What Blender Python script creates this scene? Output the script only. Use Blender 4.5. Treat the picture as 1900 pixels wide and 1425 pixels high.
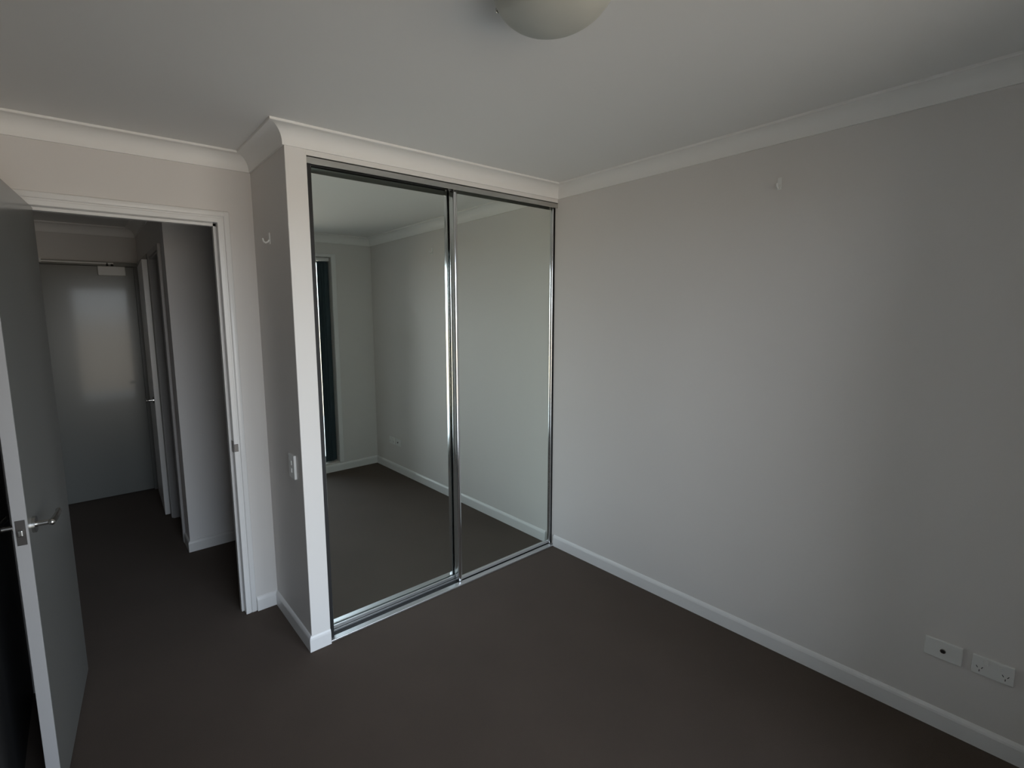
import bpy, bmesh, math, random
from mathutils import Vector, Matrix

S = bpy.context.scene
for o in list(bpy.data.objects):
    bpy.data.objects.remove(o)
random.seed(4)

# ------------------------------------------------------------------ camera
CAM = Vector((-2.4705, -2.1759, 1.5931))
yaw, pitch, roll = 0.6598, -0.1301, -0.0126
fw = Vector((math.sin(yaw) * math.cos(pitch), math.cos(yaw) * math.cos(pitch), math.sin(pitch)))
r0 = Vector((math.cos(yaw), -math.sin(yaw), 0))
u0 = r0.cross(fw)
rr = math.cos(roll) * r0 + math.sin(roll) * u0
uu = -math.sin(roll) * r0 + math.cos(roll) * u0
cd = bpy.data.cameras.new('camera')
cam = bpy.data.objects.new('camera', cd)
S.collection.objects.link(cam)
m = Matrix((rr, uu, -fw)).transposed().to_4x4()
m.translation = CAM
cam.matrix_world = m
cd.sensor_fit = 'HORIZONTAL'
cd.sensor_width = 36
cd.lens = 911.97 / 1900 * 36
cd.shift_x = (950 - 858.34) / 1900
cd.shift_y = (703.84 - 712.5) / 1900
cd.clip_start = 0.02
S.camera = cam

# ------------------------------------------------------------------ world
W = bpy.data.worlds.new('overcast_sky')
S.world = W
W.use_nodes = True
nt = W.node_tree
nt.nodes.clear()
wo = nt.nodes.new('ShaderNodeOutputWorld')
bg = nt.nodes.new('ShaderNodeBackground')
tc = nt.nodes.new('ShaderNodeTexCoord')
sp = nt.nodes.new('ShaderNodeSeparateXYZ')
mr = nt.nodes.new('ShaderNodeMapRange')
mr.inputs['From Min'].default_value = -1
mr.inputs['From Max'].default_value = 1
cr = nt.nodes.new('ShaderNodeValToRGB')
e = cr.color_ramp.elements
e[0].position = 0.0; e[0].color = (0.52, 0.42, 0.34, 1)
e[1].position = 0.49; e[1].color = (0.60, 0.49, 0.40, 1)
a = e.new(0.51); a.color = (0.88, 0.91, 1.0, 1)
a = e.new(1.0); a.color = (0.58, 0.72, 1.0, 1)
bg.inputs['Strength'].default_value = 6.0
nt.links.new(tc.outputs['Generated'], sp.inputs[0])
nt.links.new(sp.outputs['Z'], mr.inputs['Value'])
nt.links.new(mr.outputs[0], cr.inputs[0])
nt.links.new(cr.outputs[0], bg.inputs[0])
nt.links.new(bg.outputs[0], wo.inputs[0])

S.view_settings.view_transform = 'Standard'
S.view_settings.look = 'None'
S.view_settings.gamma = 1.0
S.view_settings.use_curve_mapping = False
S.view_settings.exposure = 0.26

# ------------------------------------------------------------------ dimensions
H = 2.3875            # ceiling
BACK = -2.40          # window wall
D1 = 0.51             # doorway wall
D2 = 1.516            # hall cross wall
D3 = 3.18             # hall end wall
WX = -1.72            # wardrobe return face
LX = -2.750            # left wall
HX = -1.995           # hall right wall
OX0, OX1, OZ = -2.604, -1.890, 2.055     # bedroom doorway opening
COR = 0.0765
WIN0, WIN1, WZ0, WZ1 = -2.55, -0.44, 0.095, 2.175

# portal: tells Cycles where daylight enters
pl = bpy.data.lights.new('window_portal', 'AREA')
pl.shape = 'RECTANGLE'; pl.size = WIN1 - WIN0; pl.size_y = WZ1 - WZ0
pl.cycles.is_portal = True
po = bpy.data.objects.new('window_portal', pl)
S.collection.objects.link(po)
po.location = ((WIN0 + WIN1) / 2, BACK - 0.19, (WZ0 + WZ1) / 2)
po.rotation_euler = (math.radians(90), 0, 0)      # -Z of the light looks along +Y

# ------------------------------------------------------------------ materials
def mat(name, col, rough=0.5, metal=0.0, bump=0.0, bscale=200.0, var=0.0, vscale=3.0, coat=0.0, spec=0.5):
    mt = bpy.data.materials.new(name)
    mt.use_nodes = True
    n = mt.node_tree
    b = n.nodes['Principled BSDF']
    b.inputs['Base Color'].default_value = (*col, 1)
    b.inputs['Roughness'].default_value = rough
    b.inputs['Metallic'].default_value = metal
    b.inputs['Specular IOR Level'].default_value = spec
    b.inputs['Coat Weight'].default_value = coat
    b.inputs['Coat Roughness'].default_value = 0.08
    geo = n.nodes.new('ShaderNodeNewGeometry')
    if var > 0:
        ns = n.nodes.new('ShaderNodeTexNoise')
        ns.inputs['Scale'].default_value = vscale
        ns.inputs['Detail'].default_value = 5
        mx = n.nodes.new('ShaderNodeMix'); mx.data_type = 'RGBA'
        mx.inputs[6].default_value = (*[c * (1 - var) for c in col], 1)
        mx.inputs[7].default_value = (*[min(1, c * (1 + var)) for c in col], 1)
        n.links.new(geo.outputs['Position'], ns.inputs['Vector'])
        n.links.new(ns.outputs['Fac'], mx.inputs[0])
        n.links.new(mx.outputs[2], b.inputs['Base Color'])
    if bump > 0:
        nb = n.nodes.new('ShaderNodeTexNoise')
        nb.inputs['Scale'].default_value = bscale
        nb.inputs['Detail'].default_value = 3
        bp = n.nodes.new('ShaderNodeBump')
        bp.inputs['Strength'].default_value = bump
        bp.inputs['Distance'].default_value = 0.002
        n.links.new(geo.outputs['Position'], nb.inputs['Vector'])
        n.links.new(nb.outputs['Fac'], bp.inputs['Height'])
        n.links.new(bp.outputs[0], b.inputs['Normal'])
    return mt

M_wall = mat('wall_paint', (0.72, 0.69, 0.665), 0.6, bump=0.12, bscale=260, var=0.02, vscale=1.5)
M_ceil = mat('ceiling_paint', (0.82, 0.81, 0.79), 0.75, bump=0.05)
M_trim = mat('gloss_white_trim', (0.80, 0.79, 0.78), 0.28)
M_pillar = mat('pillar_paint', (0.80, 0.775, 0.75), 0.45)
M_wall_lit = mat('wall_paint_lit', (0.80, 0.78, 0.775), 0.6, bump=0.12, bscale=260)  # lighter copy of the wall paint; window light put into the colour
M_corn = mat('cornice_plaster', (0.88, 0.865, 0.84), 0.6)
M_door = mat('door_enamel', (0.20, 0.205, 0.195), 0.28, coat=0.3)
M_slot_dark = mat('slot_darkening_panel', (0.018, 0.018, 0.019), 0.5)
M_edge = mat('edge_paint_vignetted', (0.42, 0.41, 0.41), 0.4)  # pale edge toned greyer; corner vignetting put into the colour
M_chrome = mat('chrome', (0.78, 0.79, 0.80), 0.13, 1.0)
M_alu = mat('satin_aluminium', (0.62, 0.62, 0.60), 0.32, 1.0)
M_rail = mat('satin_rail', (0.70, 0.70, 0.70), 0.42, 1.0)
M_dark = mat('black_rubber_and_shade', (0.012, 0.012, 0.013), 0.6)  # also used for the painted shade in the door tracks
M_mirror = mat('mirror_silver', (0.85, 0.905, 0.865), 0.0, 1.0)
M_steel = mat('brushed_nickel', (0.55, 0.54, 0.52), 0.25, 1.0)
M_latch = mat('dull_latch_metal', (0.16, 0.15, 0.145), 0.45, 1.0)
M_plast = mat('white_plastic', (0.80, 0.80, 0.78), 0.35)
M_blind = mat('blind_vane_cloth', (0.055, 0.085, 0.10), 0.8, var=0.15, vscale=40)
M_conc = mat('balcony_tile', (0.50, 0.46, 0.40), 0.8, var=0.1, vscale=4)
M_dome = mat('frosted_glass_dome', (0.50, 0.50, 0.45), 0.45, var=0.04, vscale=9)

# carpet
M_carpet = mat('taupe_carpet', (0.084, 0.062, 0.048), 0.95, bump=0.9, bscale=420, var=0.18, vscale=2.2, spec=0.1)
M_carpet.node_tree.nodes['Principled BSDF'].inputs['Sheen Weight'].default_value = 0.08

# window glass: thin pane, fresnel mix of clear and reflection
M_glass = bpy.data.materials.new('window_glass')
M_glass.use_nodes = True
n = M_glass.node_tree; n.nodes.clear()
go = n.nodes.new('ShaderNodeOutputMaterial'); gm = n.nodes.new('ShaderNodeMixShader')
gt = n.nodes.new('ShaderNodeBsdfTransparent'); gg = n.nodes.new('ShaderNodeBsdfGlossy'); gf = n.nodes.new('ShaderNodeFresnel')
gt.inputs[0].default_value = (0.93, 0.96, 0.95, 1); gg.inputs['Roughness'].default_value = 0.0; gf.inputs[0].default_value = 1.5
n.links.new(gf.outputs[0], gm.inputs[0]); n.links.new(gt.outputs[0], gm.inputs[1]); n.links.new(gg.outputs[0], gm.inputs[2]); n.links.new(gm.outputs[0], go.inputs[0])

# ------------------------------------------------------------------ helpers
def add_box(bm, x0, x1, y0, y1, z0, z1, bevel=0.0, seg=2):
    vs = [bm.verts.new((x, y, z)) for x in (x0, x1) for y in (y0, y1) for z in (z0, z1)]
    fs = [(0, 1, 3, 2), (4, 6, 7, 5), (0, 4, 5, 1), (2, 3, 7, 6), (0, 2, 6, 4), (1, 5, 7, 3)]
    faces = [bm.faces.new([vs[i] for i in f]) for f in fs]
    if bevel > 0:
        es = list({ed for f in faces for ed in f.edges})
        bmesh.ops.bevel(bm, geom=es, offset=bevel, segments=seg, profile=0.5, affect='EDGES')
    return bm

def box(*a, **k):
    return add_box(bmesh.new(), *a, **k)

def add_tube(bm, p0, p1, r, n=16, r1=None):
    p0, p1 = Vector(p0), Vector(p1)
    d = p1 - p0
    q = d.to_track_quat('Z', 'Y').to_matrix().to_4x4()
    q.translation = (p0 + p1) / 2
    bmesh.ops.create_cone(bm, cap_ends=True, segments=n, radius1=r, radius2=r if r1 is None else r1, depth=d.length, matrix=q)
    return bm

def add_prism(bm, prof, p0, p1, n0, n1):
    """extrude a profile of (out, z) from p0 to p1; n0/n1 = mitred outward xy directions."""
    A = [bm.verts.new((p0[0] + n0[0] * o, p0[1] + n0[1] * o, z)) for o, z in prof]
    B = [bm.verts.new((p1[0] + n1[0] * o, p1[1] + n1[1] * o, z)) for o, z in prof]
    k = len(prof)
    for i in range(k):
        bm.faces.new((A[i], A[(i + 1) % k], B[(i + 1) % k], B[i]))
    bm.faces.new(A); bm.faces.new(list(reversed(B)))
    return bm

def obj(name, bm, mt, parent=None, smooth=False, loc=None):
    bmesh.ops.remove_doubles(bm, verts=bm.verts, dist=1e-6)
    bmesh.ops.recalc_face_normals(bm, faces=bm.faces)
    me = bpy.data.meshes.new(name)
    bm.to_mesh(me); bm.free()
    me.materials.append(mt)
    if smooth:
        for p in me.polygons: p.use_smooth = True
        try:
            me.set_sharp_from_angle(angle=math.radians(35))
        except Exception:
            pass
    o = bpy.data.objects.new(name, me)
    S.collection.objects.link(o)
    if parent: o.parent = parent
    if loc: o.location = loc
    return o

def tag(o, label=None, cat=None, group=None, kind=None):
    if label: o['label'] = label
    if cat: o['category'] = cat
    if group: o['group'] = group
    if kind: o['kind'] = kind
    return o

def struct(name, bm, mt, label, cat, smooth=False):
    return tag(obj(name, bm, mt, smooth=smooth), label, cat, kind='structure')

def empty(name, loc, label, cat, rz=0, kind=None, group=None):
    o = bpy.data.objects.new(name, None)
    S.collection.objects.link(o)
    o.location = loc; o.rotation_euler = (0, 0, rz)
    return tag(o, label, cat, group, kind)

T = 0.10
# ------------------------------------------------------------------ room shell
struct('floor', box(-3.15, T, BACK - 0.2, D3 + T, -0.08, 0.0), M_carpet, 'dark taupe carpet over the bedroom floor and hallway', 'floor')
struct('ceiling', box(-3.15, T, BACK - 0.2, D3 + T, H, H + 0.12), M_ceil, 'plain matt white ceiling above the bedroom and hallway', 'ceiling')
struct('wall_right', box(0, T, BACK - 0.2, D2 + T, 0, H), M_wall, 'long plain off-white wall to the right of the mirrored wardrobe', 'wall')
# window wall: two piers, head and sill in one wall
bm = bmesh.new()
YW = BACK - 0.2
add_box(bm, -3.15, WIN0, YW, BACK, 0, H)
add_box(bm, WIN1, 0, YW, BACK, 0, H)
add_box(bm, WIN0, WIN1, YW, BACK, WZ1, H)
add_box(bm, WIN0, WIN1, YW, BACK, 0, WZ0)
struct('wall_back', bm, M_wall, 'off-white window wall seen reflected in the left mirror door', 'wall')
bm = bmesh.new()
add_box(bm, -3.15, LX, BACK, -1.25, 0, H)
add_box(bm, -3.15, LX, 0.49, D1, 0, H)
add_box(bm, -3.15, LX, -1.25, 0.49, 2.05, H)
struct('wall_left', bm, M_wall, 'off-white wall with added dark panels behind the open bedroom door', 'wall')
bm = bmesh.new()
add_box(bm, -3.15, OX0 - 0.012, D1, D1 + T, 0, H)
add_box(bm, OX1 + 0.012, WX, D1, D1 + T, 0, H)
add_box(bm, OX0 - 0.012, OX1 + 0.012, D1, D1 + T, OZ + 0.012, H)
struct('wall_front', bm, M_wall, 'off-white wall around the open bedroom doorway', 'wall')
struct('wall_wardrobe_side', box(WX, WX + 0.094, 0, D1 + T, 0, H), M_wall, 'shaded narrow side wall of the wardrobe carrying the light switch', 'wall')
struct('wall_wardrobe_head', box(WX + 0.094, 0, 0, 0.094, 2.29, H), M_pillar, 'shallow white bulkhead above the mirrored sliding doors', 'wall')
struct('wall_wardrobe_back', box(WX + 0.094, 0, D1, D1 + T, 0, H), M_wall, 'wall behind the wardrobe closing it from the hallway', 'wall')
# hall
struct('wall_hall_cross', box(HX, 0, D2, D2 + T, 0, H), M_wall_lit, 'wall seen through the doorway, paint lightened in place of window light', 'wall')
bm = bmesh.new()
C0, C1 = 1.74, 2.26       # linen cupboard doorway
B0, B1 = 2.40, 3.06       # second room doorway, leaf ajar
add_box(bm, HX, HX + T, D2 + T, C0, 0, H)
add_box(bm, HX, HX + T, C1, B0, 0, H)
add_box(bm, HX, HX + T, B1, D3, 0, H)
add_box(bm, HX, HX + T, C0, C1, 2.05, H)
add_box(bm, HX, HX + T, B0, B1, 2.05, H)
struct('wall_hall_right', bm, M_wall, 'dark hallway wall on the right with two door frames', 'wall')
struct('wall_hall_left', box(-3.15, -3.0, D1 + T, D3, 0, H), M_wall, 'dark hallway wall hidden behind the open door', 'wall')
struct('wall_hall_end', box(-3.15, HX + T, D3, D3 + T, 0, H), M_wall, 'dim end wall around the entry door of the hallway', 'wall')
struct('wall_side_room', box(HX + 0.95, HX + 1.0, D2 + T, D3, 0, H), M_wall, 'unlit wall of the room beyond the hallway', 'wall')
struct('wall_side_room_end', box(HX + T, HX + 1.0, D3, D3 + T, 0, H), M_wall, 'unlit end wall of the room beyond the hallway', 'wall')

# ------------------------------------------------------------------ cornices (cove with a step top and bottom)
def cove_profile():
    c = COR; p = [(0, H), (0, H - c), (0.009, H - c), (0.009, H - c + 0.010)]
    # concave quarter arc from wall side to ceiling side
    r = c - 0.020
    cx, cz = 0.009 + r, H - c + 0.010
    for i in range(1, 11):
        t = math.pi - i / 10 * math.pi / 2
        p.append((cx + r * math.cos(t), cz + r * math.sin(t)))
    p += [(c - 0.002, cz + r), (c - 0.0, cz + r + 0.002), (c, H)]
    return p
CP = cove_profile()
def cornice(name, p0, p1, n0, n1, label):
    struct(name, add_prism(bmesh.new(), CP, p0, p1, n0, n1), M_corn, label, 'cornice', smooth=True)
cornice('trim_1', (0, BACK), (0, 0), (-1, 1), (-1, -1), 'white cove cornice along the long right wall')
cornice('trim_2', (0, 0), (WX, 0), (-1, -1), (-1, -1), 'bright white cove cornice over the mirrored wardrobe')
cornice('trim_3', (WX, 0), (WX, D1), (-1, -1), (-1, -1), 'short shaded cornice on the side of the wardrobe')
cornice('trim_4', (WX, D1), (LX, D1), (-1, -1), (1, -1), 'white cove cornice above the open bedroom doorway')
cornice('trim_5', (LX, D1), (LX, BACK), (1, -1), (1, 1), 'cove cornice along the left wall behind the door')
cornice('trim_6', (LX, BACK), (0, BACK), (1, 1), (-1, 1), 'cove cornice above the window reflected in the mirror')
cornice('trim_7', (-3.0, D3), (HX, D3), (1, -1), (-1, -1), 'dim cornice above the entry door in the hallway')
cornice('trim_8', (HX, D3), (HX, D2), (-1, -1), (-1, -1), 'dim cornice along the right side of the hallway')
cornice('trim_9', (HX, D2), (0, D2), (-1, -1), (-1, -1), 'cornice on the pale hallway cross wall')

struct('trim_15', box(WX, WX + 0.094, -0.005, 0.0005, 0.0, 2.312, 0.0012, 1), M_pillar, 'bright white board facing the wardrobe pillar', 'pillar lining')
# ------------------------------------------------------------------ skirtings
SP = [(0, 0), (0.012, 0), (0.012, 0.060), (0.010, 0.068), (0.006, 0.075), (0, 0.079)]
def skirt(name, p0, p1, n0, n1, label):
    struct(name, add_prism(bmesh.new(), SP, p0, p1, n0, n1), M_trim, label, 'skirting board')
skirt('baseboard_right', (0, BACK), (0, -0.002), (-1, 1), (-1, 0), 'white skirting board along the long right wall')
skirt('baseboard_wardrobe_front', (WX + 0.094, 0), (WX, 0), (0, -1), (-1, -1), 'small white skirting piece at the foot of the wardrobe pillar')
skirt('baseboard_wardrobe_side', (WX, 0), (WX, D1), (-1, -1), (-1, -1), 'shaded skirting board along the side of the wardrobe')
skirt('baseboard_front', (WX, D1), (OX1 + 0.058, D1), (-1, -1), (0, -1), 'short white skirting piece between doorway and wardrobe')
skirt('baseboard_back', (0, BACK), (LX, BACK), (-1, 1), (1, 1), 'white skirting board under the window reflected in the mirror')
skirt('baseboard_left', (LX, BACK), (LX, -1.25), (1, 1), (1, 0), 'skirting board along the left wall')
skirt('baseboard_front_left', (OX0 - 0.058, D1), (LX, D1), (0, -1), (1, -1), 'short skirting piece behind the open bedroom door')
skirt('baseboard_hall_cross', (0, D2), (HX, D2), (0, -1), (-1, -1), 'white skirting board on the pale hallway cross wall')
skirt('baseboard_hall_right', (HX, D2), (HX, C0 - 0.05), (-1, -1), (-1, 0), 'dark skirting board beside the hallway cupboard')

# ------------------------------------------------------------------ door frames
def frame_profile_box(bm, x0, x1, z1, yface, depth, sgn=1):
    """pressed frame around an opening x0..x1, up to z1, in a wall whose face is at yface."""
    for s, xe in ((-1, x0), (1, x1)):
        # inner jamb lining, groove, outer rounded architrave
        a0, a1 = sorted((xe, xe + s * 0.022)); add_box(bm, a0, a1, yface - 0.006, yface + depth, 0, z1 + 0.022, 0.002, 1)
        a0, a1 = sorted((xe + s * 0.021, xe + s * 0.029)); add_box(bm, a0, a1, yface - 0.0015, yface + 0.02, 0, z1 + 0.028)
        a0, a1 = sorted((xe + s * 0.028, xe + s * 0.056)); add_box(bm, a0, a1, yface - 0.008, yface + 0.002, 0, z1 + 0.056, 0.006, 3)
    add_box(bm, x0 - 0.0215, x1 + 0.0215, yface - 0.0053, yface + depth - 0.001, z1, z1 + 0.0225, 0.002, 1)
    add_box(bm, x0 - 0.0295, x1 + 0.0295, yface - 0.0012, yface + 0.019, z1 + 0.0212, z1 + 0.0305)
    add_box(bm, x0 - 0.050, x1 + 0.050, yface - 0.0074, yface + 0.0015, z1 + 0.0285, z1 + 0.0555, 0.006, 3)
bm = bmesh.new()
frame_profile_box(bm, OX0, OX1, OZ, D1, T + 0.01)
# door stop
add_box(bm, OX1 - 0.012, OX1, D1 + 0.040, D1 + 0.07, 0, OZ)
add_box(bm, OX0, OX0 + 0.012, D1 + 0.040, D1 + 0.07, 0, OZ)
add_box(bm, OX0, OX1, D1 + 0.040, D1 + 0.07, OZ - 0.012, OZ)
fr = struct('trim_10', bm, M_trim, 'white grooved frame around the open bedroom doorway', 'door frame', smooth=True)
bm = bmesh.new()
add_box(bm, OX1 - 0.002, OX1 + 0.0005, D1 + 0.004, D1 + 0.036, 0.90, 0.96)
add_box(bm, OX1 + 0.0, OX1 + 0.020, D1 - 0.0070, D1 - 0.0055, 0.905, 0.945, 0.001, 1)
tag(obj('strike_plate', bm, M_latch, fr), 'small dark metal strike plate')

# ------------------------------------------------------------------ bedroom door leaf (hinged at left jamb, open about 96 degrees)
LW, LT = 0.715, 0.036
def lever(parent, x, z, yface, out, toward, name='lever_handle'):
    """rose, neck and lever on a face at y=yface; out = +-1 direction off the face; toward = +-1 along x"""
    bm = bmesh.new()
    add_tube(bm, (x, yface, z), (x, yface + out * 0.009, z), 0.026, 24)
    add_tube(bm, (x, yface + out * 0.008, z), (x, yface + out * 0.048, z), 0.009, 16)
    # lever swept with gentle taper
    pts = [(x - toward * 0.006, yface + out * 0.048, z, 0.0100), (x + toward * 0.03, yface + out * 0.052, z + 0.001, 0.0095),
           (x + toward * 0.07, yface + out * 0.053, z + 0.001, 0.0085), (x + toward * 0.11, yface + out * 0.050, z - 0.001, 0.008)]
    for p, q in zip(pts, pts[1:]):
        add_tube(bm, p[:3], q[:3], p[3], 14, q[3])
    bmesh.ops.create_uvsphere(bm, u_segments=14, v_segments=8, radius=0.0092, matrix=Matrix.Translation(pts[-1][:3]))
    bmesh.ops.create_uvsphere(bm, u_segments=14, v_segments=8, radius=0.0105, matrix=Matrix.Translation(pts[0][:3]))
    return tag(obj(name, bm, M_steel, parent, smooth=True), 'polished metal lever handle')

# local frame: x along the leaf from the hinge, y = thickness, z up
d1 = empty('door_1', (-2.573, D1 - 0.002, 0.0), 'grey-white flush bedroom door standing open at left edge', 'door', rz=-math.radians(96), kind='structure')
# local +x -> (cos-96, sin-96) = (-.10,-.99): along leaf; local -y is to the left (hidden face side) ; local +y -> to the right
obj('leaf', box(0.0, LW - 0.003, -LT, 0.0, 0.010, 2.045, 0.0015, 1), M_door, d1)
tag(obj('edge_strip', box(LW - 0.0045, LW, -LT, -0.0005, 0.010, 2.045, 0.001, 1), M_edge, d1), 'pale edge of the door, toned greyer for vignetting')
lever(d1, LW - 0.062, 0.945, 0.0, 1, -1)
lever(d1, LW - 0.062, 0.945, -LT, -1, -1)
bm = box(LW - 0.0005, LW + 0.0015, -LT + 0.006, -0.006, 0.905, 0.985, 0.0006, 1)
tag(obj('latch_plate', bm, M_latch, d1), 'dull metal latch plate on the door edge')
bm = add_box(bmesh.new(), LW + 0.001, LW + 0.011, -0.026, -0.012, 0.935, 0.955, 0.003, 2)
obj('latch_bolt', bm, M_steel, d1)
for z in (0.25, 1.05, 1.82):
    bm = bmesh.new()
    add_tube(bm, (-0.004, -LT - 0.003, z - 0.045), (-0.004, -LT - 0.003, z + 0.045), 0.0055, 12)
    add_box(bm, -0.002, 0.0005, -LT - 0.001, -0.004, z - 0.045, z + 0.045)
    obj('hinge', bm, M_door, d1)

# ------------------------------------------------------------------ hallway doors
d2 = empty('door_2', (-2.035, D3, 0), 'pale entry door with overhead closer at the far end of hallway', 'door', kind='structure')
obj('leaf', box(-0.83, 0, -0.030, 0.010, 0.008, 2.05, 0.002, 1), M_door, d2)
lever(d2, -0.77, 1.0, -0.030, -1, 1)
bm = bmesh.new()
add_box(bm, 0.0, 0.030, -0.040, 0.01, 0, 2.08, 0.002, 1)
add_box(bm, -0.860, -0.83, -0.040, 0.01, 0, 2.08, 0.002, 1)
add_box(bm, -0.860, 0.030, -0.045, 0.01, 2.052, 2.085, 0.002, 1)
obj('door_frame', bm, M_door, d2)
cl = empty('door_closer', (-2.20, D3 - 0.031, 2.018), 'white overhead door closer with long arm on the entry door', 'door closer')
obj('body', box(-0.095, 0.10, -0.045, 0, -0.048, 0.030, 0.004, 2), M_plast, cl)
bm = bmesh.new()
add_tube(bm, (0.01, -0.022, 0.028), (0.01, -0.022, 0.050), 0.010, 14)
add_tube(bm, (-0.025, -0.022, 0.028), (-0.025, -0.022, 0.060), 0.008, 14)
obj('spindle', bm, M_dark, cl, smooth=True)
bm = bmesh.new()
add_box(bm, -0.50, 0.02, -0.029, -0.017, 0.048, 0.062, 0.002, 1)
obj('arm', bm, M_plast, cl)
add = bmesh.new()
add_box(add, -0.54, -0.46, -0.030, -0.008, 0.045, 0.075, 0.002, 1)
obj('arm_bracket', add, M_plast, cl)

# panels added in the left wall to blacken the slot behind the door
d5 = empty('slot_dark_panels', (LX, 0, 0), 'dark panels added left of the open bedroom door to blacken the slot', 'door', kind='structure')
for y0, y1, dx in ((-1.248, -0.37, -0.040), (-0.40, 0.488, -0.012)):
    obj('leaf', box(dx - 0.022, dx, y0, y1, 0.006, 2.046, 0.0015, 1), M_slot_dark, d5)
struct('wall_slot_back', box(-3.15, -3.10, -1.25, 0.49, 0, 2.05), M_wall, 'wall behind the added dark panels', 'wall')
# ajar leaf with hinge at far jamb of the second room doorway
d3 = empty('door_3', (HX - 0.002, B1 - 0.02, 0), 'narrow hallway door standing slightly ajar, seen edge-on', 'door', rz=-math.radians(92.5), kind='structure')
obj('leaf', box(0, 0.70, -0.018, 0.018, 0.010, 2.045, 0.0015, 1), M_trim, d3)
lever(d3, 0.64, 0.95, 0.018, 1, -1)
lever(d3, 0.64, 0.95, -0.018, -1, -1)
# cupboard leaf, set back in its frame
d4 = empty('door_4', (HX, C0, 0), 'recessed cupboard door in the hallway near the pale cross wall', 'door', kind='structure')
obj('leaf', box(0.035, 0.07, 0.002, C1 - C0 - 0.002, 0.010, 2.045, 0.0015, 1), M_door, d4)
def side_frame(name, y0, y1, label, mt):
    bm = bmesh.new()
    for s, ye in ((-1, y0), (1, y1)):
        a0, a1 = sorted((ye, ye + s * 0.045)); add_box(bm, HX - 0.016, HX + 0.003, a0, a1, 0, 2.09, 0.003, 2)
        a0, a1 = sorted((ye, ye - s * 0.012)); add_box(bm, HX - 0.006, HX + T, a0, a1, 0, 2.05)
    add_box(bm, HX - 0.016, HX + 0.003, y0, y1, 2.05, 2.09, 0.003, 2)
    add_box(bm, HX - 0.006, HX + T, y0, y1, 2.038, 2.05)
    struct(name, bm, mt, label, 'door frame')
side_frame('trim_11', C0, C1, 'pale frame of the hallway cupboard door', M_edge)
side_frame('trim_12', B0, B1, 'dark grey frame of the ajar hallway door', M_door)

# ------------------------------------------------------------------ mirrored sliding doors
def mirror_door(loc, w, zb, zt, sl, sr, label):
    d = empty('sliding_mirror_door', loc, label, 'mirror door', group='mirrored sliding wardrobe doors')
    h0, h1 = zb, zt
    obj('mirror', box(sl * 0.6, w - sr * 0.6, 0.006, 0.011, h0 + 0.012, h1 - 0.012), M_mirror, d)
    for x0, sw in ((0, sl), (w - sr, sr)):
        bm = bmesh.new()
        # rounded finger-grip stile: D section
        n = 10
        prof = []
        for i in range(n + 1):
            t = math.pi * i / n
            prof.append((x0 + sw / 2 - sw / 2 * math.cos(t), -0.010 * math.sin(t) ** 0.8 + 0.004))
        prof += [(x0 + sw, 0.026), (x0, 0.026)]
        A = [bm.verts.new((x, y, h0)) for x, y in prof]
        B = [bm.verts.new((x, y, h1)) for x, y in prof]
        k = len(prof)
        for i in range(k):
            bm.faces.new((A[i], A[(i + 1) % k], B[(i + 1) % k], B[i]))
        bm.faces.new(A); bm.faces.new(list(reversed(B)))
        obj('stile', bm, M_chrome, d, smooth=True)
    obj('bottom_rail', box(sl, w - sr, 0.001, 0.024, h0, h0 + 0.018, 0.002, 1), M_rail, d)
    obj('top_rail', box(sl, w - sr, 0.001, 0.024, h1 - 0.012, h1, 0.002, 2), M_alu, d)
    return d
mirror_door((-1.600, 0.068, 0), 0.818, 0.014, 2.283, 0.022, 0.018, 'left mirrored sliding door reflecting the window, set behind the other')
mirror_door((-0.808, 0.030, 0), 0.803, 0.014, 2.283, 0.026, 0.016, 'right mirrored sliding door meeting the long wall, in front')
# seals in the side jambs
struct('trim_13', box(WX + 0.094, -1.602, 0.012, 0.094, 0.012, 2.284), M_dark, 'dark gap strip between white pillar and left mirror door', 'jamb strip')
struct('trim_14', box(-0.004, -0.0002, 0.02, 0.094, 0.012, 2.29), M_dark, 'dark gap strip where the right mirror door meets the wall', 'jamb strip')
bm = bmesh.new()
add_box(bm, WX + 0.0945, -0.0005, 0.001, 0.1, 2.284, 2.2899)
add_box(bm, WX + 0.0945, -0.0005, 0.001, 0.004, 2.258, 2.288)
add_box(bm, WX + 0.0945, -0.0005, 0.098, 0.100, 2.250, 2.288)
tt = tag(obj('top_track', bm, M_alu), 'grey aluminium track above the mirrored wardrobe doors', 'door track')
obj('gap_shade_strip', box(WX + 0.0945, -0.82, 0.0585, 0.0615, 2.266, 2.288), M_dark, tt)  # black strip standing in for the shadow above the left door
bm = bmesh.new()
add_box(bm, WX + 0.0945, -0.0005, 0.028, 0.100, 0.0, 0.003)
add_box(bm, WX + 0.0945, -0.0005, -0.006, 0.027, 0.0, 0.011, 0.003, 2)
for y in (0.062, 0.096):
    add_box(bm, WX + 0.0945, -0.0005, y, y + 0.004, 0.004, 0.013, 0.0008, 1)
bt = tag(obj('bottom_track', bm, M_rail), 'bright aluminium floor track under the mirrored wardrobe doors', 'door track')
obj('track_shade_strip', box(WX + 0.0945, -0.0005, 0.0272, 0.0615, 0.003, 0.0045), M_dark, bt)  # track floor blacked to draw the shade in the gap under the door

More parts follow.
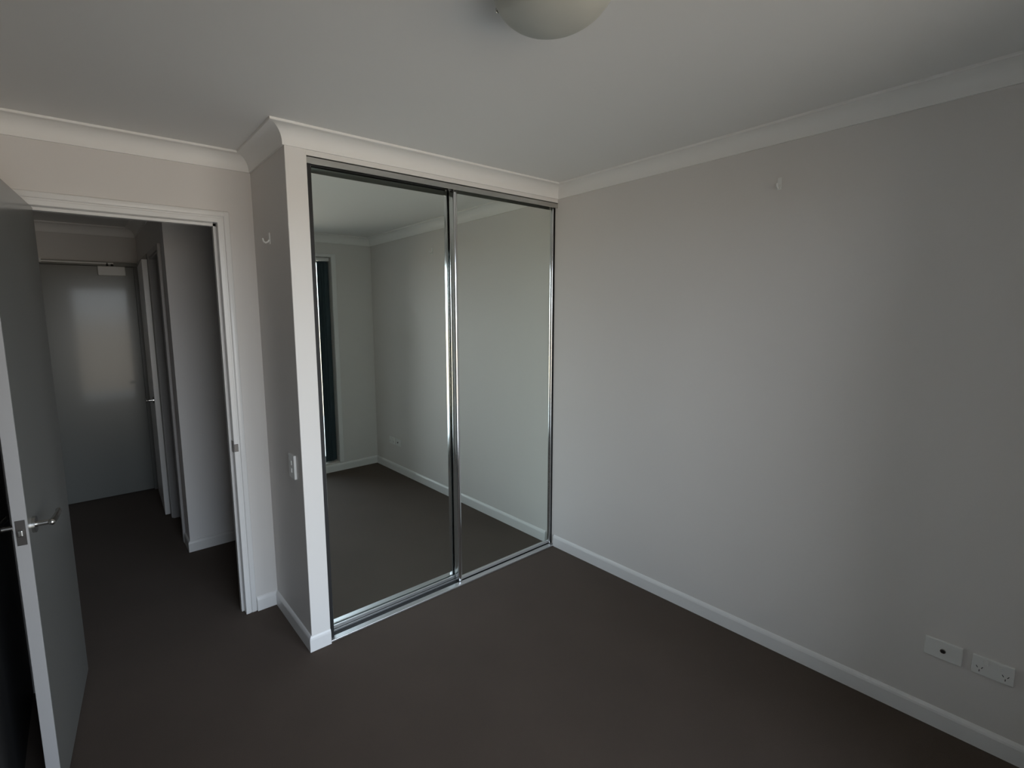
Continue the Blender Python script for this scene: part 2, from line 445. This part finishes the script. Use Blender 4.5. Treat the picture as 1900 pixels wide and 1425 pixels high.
# ------------------------------------------------------------------ window (behind the camera, seen in the left mirror)
wn = empty('window_1', (0, BACK, 0), 'tall sliding window with white frame reflected in the left mirror', 'window', kind='structure')
bm = bmesh.new()
fy0, fy1 = -0.16, -0.10
add_box(bm, WIN0, WIN0 + 0.045, fy0, fy1, WZ0, WZ1, 0.003, 1)
add_box(bm, WIN1 - 0.045, WIN1, fy0, fy1, WZ0, WZ1, 0.003, 1)
add_box(bm, WIN0, WIN1, fy0, fy1, WZ0, WZ0 + 0.05, 0.003, 1)
add_box(bm, WIN0, WIN1, fy0, fy1, WZ1 - 0.045, WZ1, 0.003, 1)
add_box(bm, (WIN0 + WIN1) / 2 - 0.03, (WIN0 + WIN1) / 2 + 0.03, fy0, fy1, WZ0, WZ1, 0.003, 1)
obj('window_frame', bm, M_trim, wn)
mid = (WIN0 + WIN1) / 2
for x0, x1 in ((WIN0 + 0.04, mid - 0.025), (mid + 0.025, WIN1 - 0.04)):
    obj('pane', box(x0, x1, -0.133, -0.127, WZ0 + 0.045, WZ1 - 0.04), M_glass, wn)
bm = bmesh.new()
for x0, x1, z0, z1 in ((WIN1, WIN1 + 0.045, WZ0 - 0.012, WZ1 + 0.03), (WIN0 - 0.055, WIN0, WZ0 - 0.012, WZ1 + 0.03), (WIN0, WIN1, WZ1, WZ1 + 0.03)):
    add_box(bm, x0, x1, -0.004, 0.014, z0, z1, 0.003, 1)
obj('architrave', bm, M_trim, wn)
bl = empty('vertical_blind', (0, BACK, 0), 'dark vertical blind drawn aside at the window, seen in the mirror', 'blind')
obj('headrail', box(WIN0 + 0.005, WIN1 - 0.005, -0.07, -0.03, WZ1 - 0.035, WZ1 - 0.002, 0.003, 1), M_plast, bl)
for i in range(6):
    x = WIN1 - 0.030 - i * 0.0155
    bm = bmesh.new()
    add_box(bm, -0.0012, 0.0012, -0.042, 0.042, WZ0 + 0.012, WZ1 - 0.04)
    v = obj('vane', bm, M_blind, bl)
    v.location = (x, -0.05, 0); v.rotation_euler = (0, 0, math.radians(52 + 6 * math.sin(i * 2.1)))
struct('balcony_bounce_slab', box(-5, 3, -5.5, YW, -0.25, -0.05), M_conc, 'tiled balcony slab added outside the window for bounce light', 'balcony')  # slab added outside to bounce daylight into the room

# ------------------------------------------------------------------ small fixtures
# ceiling light
LC = (-1.51, -1.31); LR, LD = 0.148, 0.100
lt = empty('ceiling_light', (LC[0], LC[1], H), 'frosted glass dome light on the ceiling with metal clips', 'ceiling light')
bm = bmesh.new(); add_tube(bm, (0, 0, -0.022), (0, 0, 0), LR - 0.012, 40)
obj('base_plate', bm, M_plast, lt, smooth=True)
bm = bmesh.new()
prev = None; N = 48
rings = []
for j in range(13):
    t = j / 12 * math.pi / 2
    r = LR * math.cos(t) ** 0.85 if j < 12 else 0
    z = -0.014 - LD * math.sin(t)
    if j == 12: rings.append([bm.verts.new((0, 0, z))])
    else: rings.append([bm.verts.new((r * math.cos(2 * math.pi * i / N), r * math.sin(2 * math.pi * i / N), z)) for i in range(N)])
for A, B in zip(rings, rings[1:]):
    for i in range(N):
        if len(B) == 1: bm.faces.new((A[i], A[(i + 1) % N], B[0]))
        else: bm.faces.new((A[i], A[(i + 1) % N], B[(i + 1) % N], B[i]))
bm.faces.new(rings[0])
obj('glass_dome', bm, M_dome, lt, smooth=True)
for k in range(3):
    a = math.radians(107 + 120 * k)
    bm = bmesh.new()
    c, s = math.cos(a), math.sin(a)
    add_tube(bm, ((LR - 0.006) * c, (LR - 0.006) * s, -0.002), ((LR + 0.009) * c, (LR + 0.009) * s, -0.002), 0.006, 10)
    add_tube(bm, ((LR + 0.006) * c, (LR + 0.006) * s, 0.0), ((LR + 0.006) * c, (LR + 0.006) * s, -0.024), 0.005, 10)
    bmesh.ops.create_uvsphere(bm, u_segments=12, v_segments=8, radius=0.008, matrix=Matrix.Translation(((LR + 0.005) * c, (LR + 0.005) * s, -0.026)))
    obj('clip', bm, M_steel, lt, smooth=True)

# wall plates: built in local frame with outward = -x, run along y
def plate(name, y, z, w, h, label, cat, x=0.0, extra=None, out=0.009):
    p = empty(name, (x, y, z), label, cat)
    obj('cover_plate', box(-out, 0, -w / 2, w / 2, -h / 2, h / 2, 0.0025, 2), M_plast, p)
    if extra: extra(p, out)
    return p
def tv(p, out):
    bm = bmesh.new()
    add_tube(bm, (-out - 0.006, 0, 0), (-out + 0.002, 0, 0), 0.008, 20)
    obj('coaxial_outlet', bm, M_steel, p, smooth=True)
    bm = bmesh.new(); add_tube(bm, (-out - 0.0068, 0, 0), (-out - 0.005, 0, 0), 0.0055, 16)
    obj('outlet_hole', bm, M_dark, p)
plate('aerial_socket', -1.934, 0.316, 0.104, 0.072, 'white wall plate with a dark aerial outlet low on right wall', 'wall socket', extra=tv)
def gpo(p, out):
    for s in (-1, 1):
        obj('switch', box(-out - 0.003, -out + 0.001, s * 0.018 - 0.006, s * 0.018 + 0.006, 0.008, 0.026, 0.001, 1), M_plast, p)
        bm = bmesh.new()
        for (dy, dz, an) in ((-0.0065, 0.0, 0.5), (0.0065, 0.0, -0.5), (0, -0.013, 0)):
            k = bmesh.new()
            add_box(k, -out - 0.0006, -out + 0.001, -0.001, 0.001, -0.004, 0.004)
            bmesh.ops.rotate(k, verts=k.verts, cent=(0, 0, 0), matrix=Matrix.Rotation(an, 3, 'X'))
            bmesh.ops.translate(k, verts=k.verts, vec=(0, s * 0.032 + dy, -0.006 + dz))
            me = bpy.data.meshes.new('t'); k.to_mesh(me); bm.from_mesh(me); k.free(); bpy.data.meshes.remove(me)
        obj('pin_slots', bm, M_dark, p)
plate('power_socket', -2.062, 0.314, 0.104, 0.070, 'white double power socket at the right picture edge', 'wall socket', extra=gpo)
def rocker(p, out):
    for z in (0.018, -0.018):
        obj('rocker', box(-out - 0.003, -out + 0.001, -0.007, 0.007, z - 0.011, z + 0.011, 0.001, 1), M_plast, p)
plate('light_switch', 0.108, 0.892, 0.074, 0.116, 'white light switch plate on the shaded wardrobe side wall', 'light switch', x=WX, extra=rocker, out=0.012)

def hook(loc, rz, label):
    h = empty('adhesive_hook', loc, label, 'wall hook', rz=rz)
    obj('backing', box(-0.004, 0, -0.009, 0.009, -0.026, 0.026, 0.0015, 2), M_plast, h)
    bm = bmesh.new()
    pts = [(-0.003, -0.006), (-0.010, -0.017), (-0.020, -0.021), (-0.029, -0.015), (-0.032, -0.004)]
    for (x0, z0), (x1, z1) in zip(pts, pts[1:]):
        add_tube(bm, (x0, 0, z0), (x1, 0, z1), 0.0042, 10)
        bmesh.ops.create_uvsphere(bm, u_segments=10, v_segments=6, radius=0.0042, matrix=Matrix.Translation((x1, 0, z1)))
    obj('hook_arm', bm, M_plast, h, smooth=True)
hook((WX, 0.262, 1.962), 0, 'small white adhesive hook on the wardrobe side wall above the switch')
hook((0, -1.266, 2.143), 0, 'small white adhesive hook high on the long right wall')
